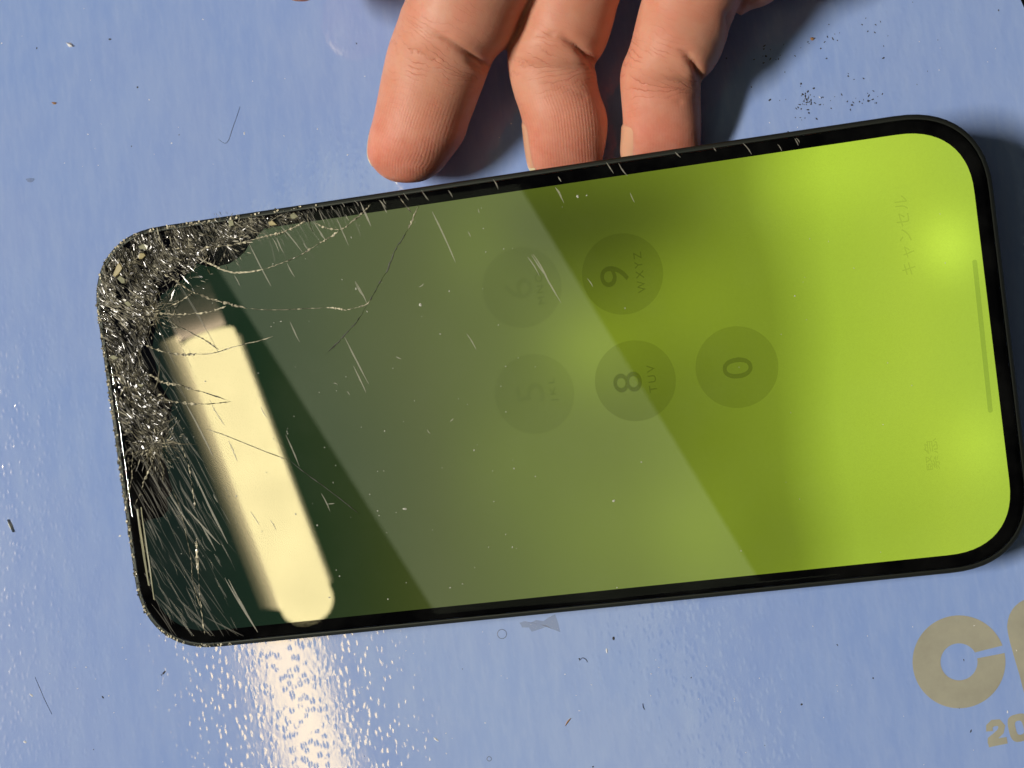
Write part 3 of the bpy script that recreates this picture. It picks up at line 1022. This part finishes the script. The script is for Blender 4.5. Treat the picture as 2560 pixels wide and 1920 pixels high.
# brushed fan of fine scuffs over the broken end and along the far edge
vs, fs = [], []
cnt = 0
while cnt < 330:
    u, v = random.uniform(270, 640), random.uniform(560, 1590)
    left = 250 + max(0, v - 760) * 0.14
    reach = 190 if v < 1150 else 250 - max(0, v - 1250) * 0.15
    if not inside(*on_phone(u, v), PANE):
        continue
    if u < left + 12 or u > left + reach * random.random() ** 0.6 + 20 or v > 1560 - max(0, 420 - u) * 1.0:
        continue
    an = radians(random.gauss(61, 3.5))
    L_ = random.lognormvariate(4.2, 0.6)
    scratch_geo((u, v), (u + L_ * cos(an), min(1590, v + L_ * sin(an))), random.choice((1.0, 1.4, 2.0, 3.0, 5.0)), vs, fs, random.gauss(0, 2.5))
    cnt += 1
for _ in range(150):
    u = 480 + 420 * random.random() ** 1.2
    v = 556 - (u - 500) * 0.157 + random.uniform(6, 70) * random.random() ** 0.3
    an = radians(random.gauss(62, 6))
    L_ = random.lognormvariate(3.3, 0.6)
    scratch_geo((u, v), (u + L_ * cos(an), v + L_ * sin(an)), random.uniform(1.0, 3.2), vs, fs, random.gauss(0, 2))
fsx = mesh_obj('fine_scuffs', vs, fs, M['streak'], phone)
fsx['kind'] = 'stuff'


def speck_cloud(name, spots, mat, place, kind='stuff', label=None, cat=None):
    """spots: (u, v, radius px)"""
    vs_, fs_ = [], []
    for u, v, r in spots:
        st = len(vs_)
        k_ = random.choice((5, 6, 7))
        el = random.uniform(1.0, 1.7)
        a0 = random.uniform(0, 6)
        for i in range(k_):
            an = 2 * pi * i / k_
            dx, dy = r * cos(an) * el * random.uniform(.7, 1.2), r * sin(an) / el * random.uniform(.7, 1.2)
            vs_.append(place(u + dx * cos(a0) - dy * sin(a0), v + dx * sin(a0) + dy * cos(a0), 0.02))
        top = place(u, v, 0.02 + r / 15.4 * 0.5)
        vs_.append(top)
        for i in range(k_):
            fs_.append((st + i, st + (i + 1) % k_, st + k_))
    o = mesh_obj(name, vs_, fs_, mat)
    tag(o, label, cat, None, kind)
    return o


def place_phone(u, v, z):
    x, y = on_phone(u, v)
    return tuple(Q @ np.array([x, y, z]) + OFF)


def place_sheet(u, v, z):
    q = at_z(u, v, 0)
    return (q[0], q[1], z)


spots = []
while len(spots) < 130:
    u, v = random.uniform(420, 2400), random.uniform(480, 1500)
    if u > 1300 and random.random() < 0.78:
        continue
    x, y = on_phone(u, v)
    if abs(y) < 33 and -68 < x < 70:
        spots.append((u, v, random.choice((0.8, 1.0, 1.2, 1.5, 2.0))))
spots += [(1444, 491, 4), (1051, 762, 4), (1012, 1272, 4), (890, 722, 3), (1534, 1252, 4)]
speck_cloud('phone_dust', spots, M['dust'], place_phone, label='fine pale dust specks scattered over the phone glass', cat='dust')
spots = [(1905 + random.gauss(0, 90), 0, 0)] * 0
for cu_, cv_, sx_, sy_, num in ((1905, 135, 30, 14, 7), (1936, 147, 14, 8, 6), (2022, 245, 10, 14, 20), (2008, 262, 14, 14, 16), (2012, 292, 18, 10, 8),
                                (2090, 245, 22, 12, 6), (2180, 245, 22, 10, 10), (2150, 70, 30, 14, 6), (1960, 235, 30, 20, 5), (2130, 190, 30, 8, 3),
                                (2080, 98, 20, 6, 5), (2030, 120, 60, 40, 12), (2100, 255, 60, 14, 14), (2300, 120, 110, 70, 9)):
    for _ in range(num):
        spots.append((random.gauss(cu_, sx_), random.gauss(cv_, sy_), random.choice((1.2, 1.6, 2.2, 3.0))))
spots = [s for s in spots if s[1] < 318 - (s[0] - 1990) * 0.15 - 12 and s[0] > 1860]
for _ in range(24):
    spots.append((random.uniform(0, 2560), random.choice((random.uniform(0, 460), random.uniform(1600, 1920))), random.choice((1.2, 1.5, 2.0, 2.6))))
spots += [(1534, 1596, 4), (2004, 1761, 3), (257, 1743, 3), (410, 1682, 4), (275, 98, 3), (2427, 1828, 3)]
speck_cloud('dirt_specks', spots, M['dirt'], place_sheet, label='black grit specks scattered on the blue sheet', cat='dirt')
spots = [(random.uniform(0, 2560), random.choice((random.uniform(0, 430), random.uniform(1560, 1920))), random.choice((1.0, 1.3, 1.8)))
         for _ in range(110)]
spots += [(1091, 1849, 5), (78, 1738, 4), (62, 1855, 4), (1517, 1627, 4), (300, 1340, 3), (611, 334, 3), (2519, 1780, 3)]
speck_cloud('white_specks', spots, M['white'], place_sheet, label='tiny white lint specks scattered on the blue sheet', cat='lint')


def tube_on_sheet(name, path, r, mat, label, cat):
    pp = smooth_path(path, 8)
    vs_, fs_ = [], []
    for i, q in enumerate(pp):
        t_ = pp[min(i + 1, len(pp) - 1)] - pp[max(i - 1, 0)]
        t_ = t_ / (np.linalg.norm(t_) or 1)
        nrm = np.array([-t_[1], t_[0]])
        e_ = max(0.25, sin(pi * (0.05 + 0.9 * i / (len(pp) - 1))))
        for s, z in ((-1, 0.01), (0, r * 0.09), (1, 0.01)):
            c_ = at_z(*(q + nrm * s * r * e_))
            vs_.append((c_[0], c_[1], z))
    for i in range(len(pp) - 1):
        for k_ in range(2):
            fs_.append((3 * i + k_, 3 * i + k_ + 1, 3 * i + k_ + 4, 3 * i + k_ + 3))
    return tag(mesh_obj(name, vs_, fs_, mat), label, cat)


W0 = win(0, 0, .40687)
WB = win(0, 1200, .43415)
WR = win(1000, 1350, .5877)
tube_on_sheet('lint_fiber', W0((1475, 655), (1450, 730), (1425, 800), (1405, 860), (1380, 880), (1340, 855)), 1.0, M['fiber'],
              'thin dark bent hair lying on the sheet beyond the shattered corner', 'hair')
tube_on_sheet('lint_fiber', WB((202, 1135), (225, 1190), (255, 1260), (300, 1350)), 0.9, M['fiber'],
              'straight grey fibre lying on the sheet off the rounded corner', 'fibre')
tube_on_sheet('lint_fiber', WR((762, 515), (775, 502), (790, 508), (797, 520)), 1.6, M['fiber'], 'tiny curled grey fibre on the sheet below the smudge', 'fibre')
tube_on_sheet('lint_fiber', WR((1032, 695), (1034, 710), (1040, 722)), 1.8, M['fiber'], 'short dark curved fibre on the open blue sheet', 'fibre')
tube_on_sheet('lint_fiber', WR((703, 790), (715, 772), (727, 758)), 2.2, M['amber'], 'short tan splinter lying on the blue sheet', 'splinter')
tube_on_sheet('seed_husk', WB((47, 228), (56, 248), (68, 275), (78, 300)), 5.0, M['dust'], 'pale grey husk lying alone on the sheet past the phone end', 'husk')
tube_on_sheet('paper_flake', [(168, 108), (175, 112), (183, 116)], 5.5, M['white'], 'small bright white paper flake on the sheet', 'flake')
tube_on_sheet('grit_grain', [(130, 256), (136, 258), (142, 257)], 3.2, M['amber'], 'small tan grain beside a faint stain', 'grit')
tube_on_sheet('grit_grain', [(2026, 95), (2031, 97), (2036, 96)], 4.5, M['amber'], 'round brown grain among the black specks', 'grit')
tube_on_sheet('glue_bead', [(67, 448), (72, 450), (80, 450), (87, 447)], 5.5, M['smudge'], 'small grey glue bead on the sheet past the broken corner', 'glue')
sm = WR((508, 352), (530, 345), (556, 352), (580, 340), (610, 345), (634, 328), (660, 316), (672, 350), (682, 392), (650, 380), (630, 366), (600, 378),
        (560, 390), (548, 372), (520, 372))
q = [at_z(*s_) for s_ in sm]
tag(mesh_obj('glue_smudge', [(c_[0], c_[1], 0.02) for c_ in q] + [(sum(c_[0] for c_ in q) / len(q), sum(c_[1] for c_ in q) / len(q), 0.09)],
             [(i, (i + 1) % len(q), len(q)) for i in range(len(q))], M['smudge']),
    'grey dried glue smudge on the sheet beside the long phone edge', 'smudge')
for (u, v), r, lab in (((1255, 1585), 12.5, 'larger faint ring mark on the sheet near the smudge'),
                       ((1223, 1897), 6.5, 'small faint ring mark on the sheet away from the phone')):
    vs_ = []
    for i in range(33):
        for rr, z in ((r, 0.01), (r - 2.0, 0.03)):
            c_ = at_z(u + rr * cos(i * pi / 16), v + rr * sin(i * pi / 16))
            vs_.append((c_[0], c_[1], z))
    tag(mesh_obj('ring_mark', vs_, [(2 * i, 2 * i + 1, 2 * i + 3, 2 * i + 2) for i in range(32)], M['ring']), lab, 'mark')

# ------------------------------------------------------------------ the hand
HAND_V, HAND_F = [], []
AXES = []          # (centre samples, lateral unit vectors, arc length from tip, finger index)
FING = []


def stations(rows):
    """rows: left px, right px, z, vertical/lateral ratio -> dense centre, half-lateral, half-vertical"""
    P_ = []
    for l, r, z, ratio in rows:
        z = z if z < 15 else 15 + (z - 15) * 0.62
        pl, pr = at_z(*l, z), at_z(*r, z)
        P_.append(np.concatenate([(pl + pr) / 2, (pr - pl) / 2, [ratio]]))
    D = smooth_path(P_, 8)
    return [(d[:3], d[3:6], d[6]) for d in D]


def finger_rings(st):
    cs = [s[0] for s in st]
    out = []
    for i, (c_, u, ratio) in enumerate(st):
        t_ = cs[min(i + 1, len(cs) - 1)] - cs[max(i - 1, 0)]
        w = np.cross(u, t_)
        w = w / np.linalg.norm(w)
        if w[2] < 0:
            w = -w
        out.append((c_, u, w * np.linalg.norm(u) * ratio))
    return out


def add_tube(rings, n_=40, e=2.15):
    st = len(HAND_V)
    for c_, u, w in rings:
        for i in range(n_):
            an = 2 * pi * i / n_
            ca, sa = cos(an), sin(an)
            HAND_V.append(tuple(c_ + u * math.copysign(abs(ca) ** (2 / e), ca) + w * math.copysign(abs(sa) ** (2 / e), sa)))
    K = len(rings)
    for k_ in range(K - 1):
        for i in range(n_):
            j = (i + 1) % n_
            HAND_F.append((st + k_ * n_ + i, st + k_ * n_ + j, st + (k_ + 1) * n_ + j, st + (k_ + 1) * n_ + i))
    HAND_F.append(tuple(range(st, st + n_))[::-1])
    HAND_F.append(tuple(range(st + (K - 1) * n_, st + K * n_)))


INDEX = [((985, 455), (1020, 458), 8.2, 0.7), ((955, 440), (1052, 453), 8.3, 0.82), ((932, 415), (1090, 432), 8.4, 0.86), ((922, 388), (1118, 402), 8.6, 0.86),
         ((925, 345), (1155, 351), 9.2, 0.86), ((936, 300), (1172, 303), 9.8, 0.86), ((945, 258), (1188, 262), 10.4, 0.86),
         ((953, 215), (1205, 218), 11.2, 0.86), ((962, 170), (1220, 178), 12.0, 0.85), ((971, 130), (1236, 146), 12.8, 0.86),
         ((987, 82), (1276, 104), 13.8, 0.88), ((1003, 38), (1300, 48), 15.0, 0.88), ((1018, 0), (1325, 0), 16.2, 0.88),
         ((1060, -110), (1380, -110), 20.0, 0.9), ((1130, -260), (1430, -260), 26.0, 0.95), ((1180, -430), (1470, -430), 33.0, 1.0),
         ((1210, -640), (1520, -640), 38.0, 1.0), ((1250, -900), (1560, -900), 40.0, 1.0), ((1380, -1300), (1680, -1300), 40.0, 1.0)]
MIDDLE = [((1385, 462), (1440, 455), 3.5, 0.45), ((1350, 450), (1480, 440), 3.7, 0.5), ((1332, 432), (1500, 418), 3.9, 0.5), ((1322, 412), (1508, 392), 4.3, 0.55),
          ((1314, 365), (1516, 350), 5.4, 0.70), ((1309, 318), (1519, 308), 6.4, 0.80), ((1301, 282), (1514, 274), 7.0, 0.84),
          ((1287, 240), (1500, 236), 7.6, 0.84), ((1275, 192), (1490, 190), 8.4, 0.84), ((1270, 155), (1487, 162), 9.0, 0.84),
          ((1271, 128), (1503, 138), 9.6, 0.86), ((1278, 98), (1518, 106), 10.2, 0.88), ((1295, 58), (1532, 63), 11.2, 0.88),
          ((1318, 0), (1550, 0), 13.0, 0.88), ((1360, -110), (1600, -110), 17.5, 0.9), ((1400, -260), (1650, -260), 25.0, 0.95),
          ((1430, -430), (1700, -430), 33.0, 1.0), ((1440, -640), (1730, -640), 39.0, 1.0), ((1450, -900), (1740, -900), 41.0, 1.0),
          ((1480, -1300), (1760, -1300), 41.0, 1.0)]
RINGF = [((1620, 432), (1690, 424), 3.4, 0.45), ((1580, 420), (1730, 406), 3.6, 0.48), ((1560, 402), (1748, 384), 3.9, 0.5), ((1554, 378), (1752, 358), 4.4, 0.56),
         ((1556, 340), (1753, 320), 5.4, 0.70), ((1557, 300), (1753, 285), 6.2, 0.78), ((1554, 255), (1752, 252), 7.0, 0.84),
         ((1551, 215), (1751, 222), 7.8, 0.84), ((1551, 188), (1757, 200), 8.4, 0.84), ((1557, 158), (1783, 172), 9.2, 0.86),
         ((1569, 130), (1803, 138), 10.0, 0.88), ((1578, 103), (1813, 108), 10.8, 0.88), ((1588, 62), (1826, 70), 12.0, 0.88),
         ((1604, 0), (1848, 10), 14.0, 0.9), ((1640, -110), (1890, -100), 19.0, 0.92), ((1670, -260), (1920, -260), 26.0, 0.95),
         ((1680, -430), (1930, -430), 33.0, 1.0), ((1670, -640), (1930, -640), 38.0, 1.0), ((1660, -900), (1920, -900), 40.0, 1.0),
         ((1610, -1300), (1860, -1300), 40.0, 1.0)]
LITTLE = [((1800, -20), (1850, 40), 10.5, 0.8), ((1790, -60), (1880, 22), 10.8, 0.9), ((1812, -98), (1908, 14), 11.2, 0.95), ((1850, -125), (1945, -8), 12.0, 0.95),
          ((1920, -170), (2015, -55), 13.5, 0.95), ((1960, -250), (2110, -160), 17.0, 0.9), ((1945, -370), (2145, -340), 24.0, 0.9),
          ((1890, -560), (2100, -560), 31.0, 0.9), ((1850, -800), (2070, -800), 38.0, 1.0), ((1740, -1300), (1960, -1300), 39.0, 1.0)]
THUMB = [((735, 3), (765, 4), 16.0, 0.8), ((695, -16), (800, -13), 16.5, 0.85), ((665, -60), (845, -55), 17.5, 0.9), ((655, -130), (870, -130), 19.0, 0.9),
         ((670, -260), (900, -270), 23.0, 0.9), ((730, -420), (980, -440), 28.0, 0.95), ((860, -600), (1150, -640), 33.0, 1.0),
         ((1020, -800), (1380, -860), 38.0, 0.9), ((1180, -1100), (1560, -1150), 40.0, 0.9), ((1360, -1400), (1700, -1400), 40.0, 0.9)]
PALM = [((1280, -700), (2030, -640), 39.5, 0.24), ((1240, -760), (2080, -720), 40.0, 0.27), ((1220, -950), (2080, -950), 40.5, 0.30),
        ((1260, -1150), (2030, -1150), 41.0, 0.34), ((1330, -1350), (1960, -1350), 41.0, 0.42), ((1390, -1550), (1900, -1550), 41.0, 0.52)]
for fi, rows in enumerate((INDEX, MIDDLE, RINGF, LITTLE, THUMB, PALM)):
    rg = finger_rings(stations(rows))
    add_tube(rg)
    FING.append(rg)

tmp_me = bpy.data.meshes.new('tmp_hand')
tmp_me.from_pydata([tuple(c_ * MM for c_ in v) for v in HAND_V], [], HAND_F)
tmp = bpy.data.objects.new('tmp_hand', tmp_me)
COL.objects.link(tmp)
md = tmp.modifiers.new('r', 'REMESH')
md.mode = 'VOXEL'
md.voxel_size = 0.00038
md2 = tmp.modifiers.new('s', 'SMOOTH')
md2.factor = 0.5
md2.iterations = 5
bpy.context.view_layer.update()
hand_me = bpy.data.meshes.new_from_object(tmp.evaluated_get(bpy.context.evaluated_depsgraph_get()))
bpy.data.objects.remove(tmp)
nv = len(hand_me.vertices)
co = np.empty(nv * 3, np.float32)
hand_me.vertices.foreach_get('co', co)
co = co.reshape(-1, 3).astype(np.float64) / MM
no = np.empty(nv * 3, np.float32)
hand_me.vertex_normals.foreach_get('vector', no)
no = no.reshape(-1, 3)

cs, us, arc, fid = [], [], [], []
for fi, rg in enumerate(FING):
    s_ = 0.0
    for i, (c_, u, w) in enumerate(rg):
        if i:
            s_ += np.linalg.norm(c_ - rg[i - 1][0])
        cs.append(c_)
        us.append(u / np.linalg.norm(u))
        arc.append(s_)
        fid.append(fi)
cs, us, arc, fid = map(np.array, (cs, us, arc, fid))
best = np.empty(nv, int)
for i in range(0, nv, 20000):
    d = ((co[i:i + 20000, None, :] - cs[None]) ** 2).sum(-1)
    d[:, fid == 5] += 60.0
    best[i:i + 20000] = d.argmin(1)
lat = ((co - cs[best]) * us[best]).sum(1)
tans = np.array([cs[min(i + 1, len(cs) - 1)] - cs[i] if (i + 1 < len(cs) and fid[i + 1] == fid[i]) else cs[i] - cs[i - 1] for i in range(len(cs))])
tans /= np.linalg.norm(tans, axis=1)[:, None]
axl = arc[best] + ((co - cs[best]) * tans[best]).sum(1)
isf = fid[best] < 5
flush = np.where(isf, np.clip(1.15 - axl / 17.0, 0.12, 1), 0.25) * np.clip(0.55 + 0.6 * no[:, 2], 0.15, 1)
pad = np.where(isf, 1 / (1 + np.exp((axl - 15.5) / 1.5)), 0.0)
rdg = np.where(fid[best] < 2, 1.0, np.where(fid[best] == 2, 0.45, 0)) * np.where(fid[best] < 3, 1 / (1 + np.exp((axl - 24.0) / 2.0)), 0.0) * np.clip(0.3 + no[:, 2], 0, 1)
JC = np.array([22.5, 21.0, 16.5, 14.0, 30.0, 0.0])[fid[best]]
joint = np.where(isf, 0.22 + 0.78 * np.exp(-((axl - JC) / 4.5) ** 2), 0.2)
PXV = to_px(co)


def seg_dist(P_, path):
    best_ = np.full(len(P_), 1e9)
    tt = np.zeros(len(P_))
    tot = sum(np.hypot(*(np.subtract(path[i + 1], path[i]))) for i in range(len(path) - 1))
    run = 0.0
    for i in range(len(path) - 1):
        a_, b_ = np.array(path[i], float), np.array(path[i + 1], float)
        L_ = np.linalg.norm(b_ - a_)
        f = np.clip(((P_ - a_) @ (b_ - a_)) / L_ ** 2, 0, 1)
        d = np.linalg.norm(P_ - (a_ + f[:, None] * (b_ - a_)), axis=1)
        mask = d < best_
        best_[mask] = d[mask]
        tt[mask] = (run + f[mask] * L_) / tot
        run += L_
    return best_, tt


crease = np.zeros(nv)
disp_n = np.zeros(nv)
front = np.clip((no[:, 2] + 0.25) / 0.5, 0, 1)
CREASES = [(0, [(1058, 66), (1085, 85), (1120, 103), (1165, 132), (1205, 158), (1226, 166)], 1.00, 7.0),
           (0, [(1150, 142), (1180, 160), (1210, 176)], 0.45, 5.0),
           (0, [(1010, 110), (1045, 128), (1090, 150)], 0.18, 5.0),
           (1, [(1372, 86), (1410, 96), (1440, 116), (1470, 144), (1490, 160)], 1.25, 8.0),
           (1, [(1330, 92), (1350, 88), (1380, 88)], 0.25, 6.0),
           (1, [(1330, 200), (1400, 215), (1460, 240)], 0.15, 5.0),
           (2, [(1690, 120), (1715, 137), (1738, 165), (1755, 200)], 1.25, 8.0),
           (2, [(1640, 195), (1690, 200), (1735, 212)], 0.18, 5.0),
           (2, [(1620, 232), (1660, 238), (1700, 255)], 0.14, 5.0),
           (2, [(1815, 20), (1822, 50), (1828, 78)], 0.8, 8.0)]
for fi, path, depth, wpx in CREASES:
    d, tt = seg_dist(PXV, path)
    okm = (fid[best] == fi) if fi != 2 else ((fid[best] == 2) | (fid[best] == 3))
    ends = np.clip(tt / 0.35, 0, 1)
    prof = np.exp(-(d / wpx) ** 2) * ends * (0.25 + 0.75 * tt) * front * okm
    disp_n -= depth * prof
    # swell of flesh either side of the fold
    disp_n += 0.14 * depth * np.exp(-((d - 3.2 * wpx) / (1.8 * wpx)) ** 2) * (0.2 + 0.8 * tt) * front * okm
    crease = np.maximum(crease, np.exp(-(d / (wpx * 0.55)) ** 2) * min(1, depth) * ends * (0.4 + 0.6 * tt) * front * okm)
co2 = co + no * disp_n[:, None]
hand_me.vertices.foreach_set('co', (co2 * MM).astype(np.float32).ravel())
for nm_, arr in (('lat', lat), ('axl', axl), ('flush', flush), ('crease', crease), ('pad', pad), ('rdg', rdg), ('joint', joint)):
    at_ = hand_me.attributes.new(nm_, 'FLOAT', 'POINT')
    at_.data.foreach_set('value', arr.astype(np.float32))
hand_me.polygons.foreach_set('use_smooth', [True] * len(hand_me.polygons))
hand_me.materials.clear()
hand_me.materials.append(M['skin'])
hand_me.update()
hand = bpy.data.objects.new('hand', hand_me)
COL.objects.link(hand)
tag(hand, 'bare hand reaching in with fingertips tucked under the phone edge, finger pads upward', 'hand')


def nail(fi, s0, s1, a0, a1, free):
    """curved plate over the back of a fingertip; free = length of its pale free edge (mm)"""
    rg = FING[fi]
    acc = [0.0]
    for i in range(1, len(rg)):
        acc.append(acc[-1] + np.linalg.norm(rg[i][0] - rg[i - 1][0]))

    def ringat(s):
        for i in range(1, len(rg)):
            if acc[i] >= s:
                f = (s - acc[i - 1]) / (acc[i] - acc[i - 1] + 1e-9)
                return [rg[i - 1][k_] * (1 - f) + rg[i][k_] * f for k_ in range(3)]
    NA, NS = 15, 18
    vs_, fs_, fr = [], [], []
    for lay in (1.0, 0.0):
        for j in range(NS):
            f = j / (NS - 1)
            s = s0 + (s1 - s0) * f
            c_, u, w = ringat(max(s, 2.0))
            extra = 0.0
            if s < 2.0:
                t_ = rg[0][0] - rg[6][0]
                c_ = c_ + t_ / np.linalg.norm(t_) * (2.0 - s)
            nar = 1.0 - 0.35 * max(0, (f - 0.75) / 0.25) ** 2
            for i in range(NA):
                g = i / (NA - 1) * 2 - 1
                an = radians((a0 + a1) / 2 + (a1 - a0) / 2 * g * nar)
                r_ = 1.0 + (0.26 * lay - 0.42 * abs(g) ** 5 - 0.5 * max(0, (f - 0.86) / 0.14) ** 2) / np.linalg.norm(u)
                vs_.append(c_ + (u * cos(an) + w * sin(an)) * r_)
    for lay in (0, 1):
        b0 = lay * NS * NA
        for j in range(NS - 1):
            for i in range(NA - 1):
                q_ = (b0 + j * NA + i, b0 + j * NA + i + 1, b0 + (j + 1) * NA + i + 1, b0 + (j + 1) * NA + i)
                fs_.append(q_ if lay else q_[::-1])
                fr.append(s0 + (s1 - s0) * j / (NS - 1))
    for j in range(NS - 1):
        for i in (0, NA - 1):
            fs_.append((j * NA + i, (j + 1) * NA + i, NS * NA + (j + 1) * NA + i, NS * NA + j * NA + i))
            fr.append(s0 + (s1 - s0) * j / (NS - 1))
    for i in range(NA - 1):
        for j in (0, NS - 1):
            fs_.append((j * NA + i, j * NA + i + 1, NS * NA + j * NA + i + 1, NS * NA + j * NA + i))
            fr.append(s0 + (s1 - s0) * j / (NS - 1))
    o = mesh_obj('fingernail', vs_, fs_, M['nail'], hand, True)
    o.data.materials.append(M['nailtip'])
    for pl, s in zip(o.data.polygons, fr):
        if s < s0 + free:
            pl.material_index = 1
    return o


nail(0, 2.2, 11.5, 160, 258, 6.0)
nail(1, 2.2, 11.0, 136, 236, 0.9)
nail(2, 2.2, 8.6, 121, 224, 0.0)
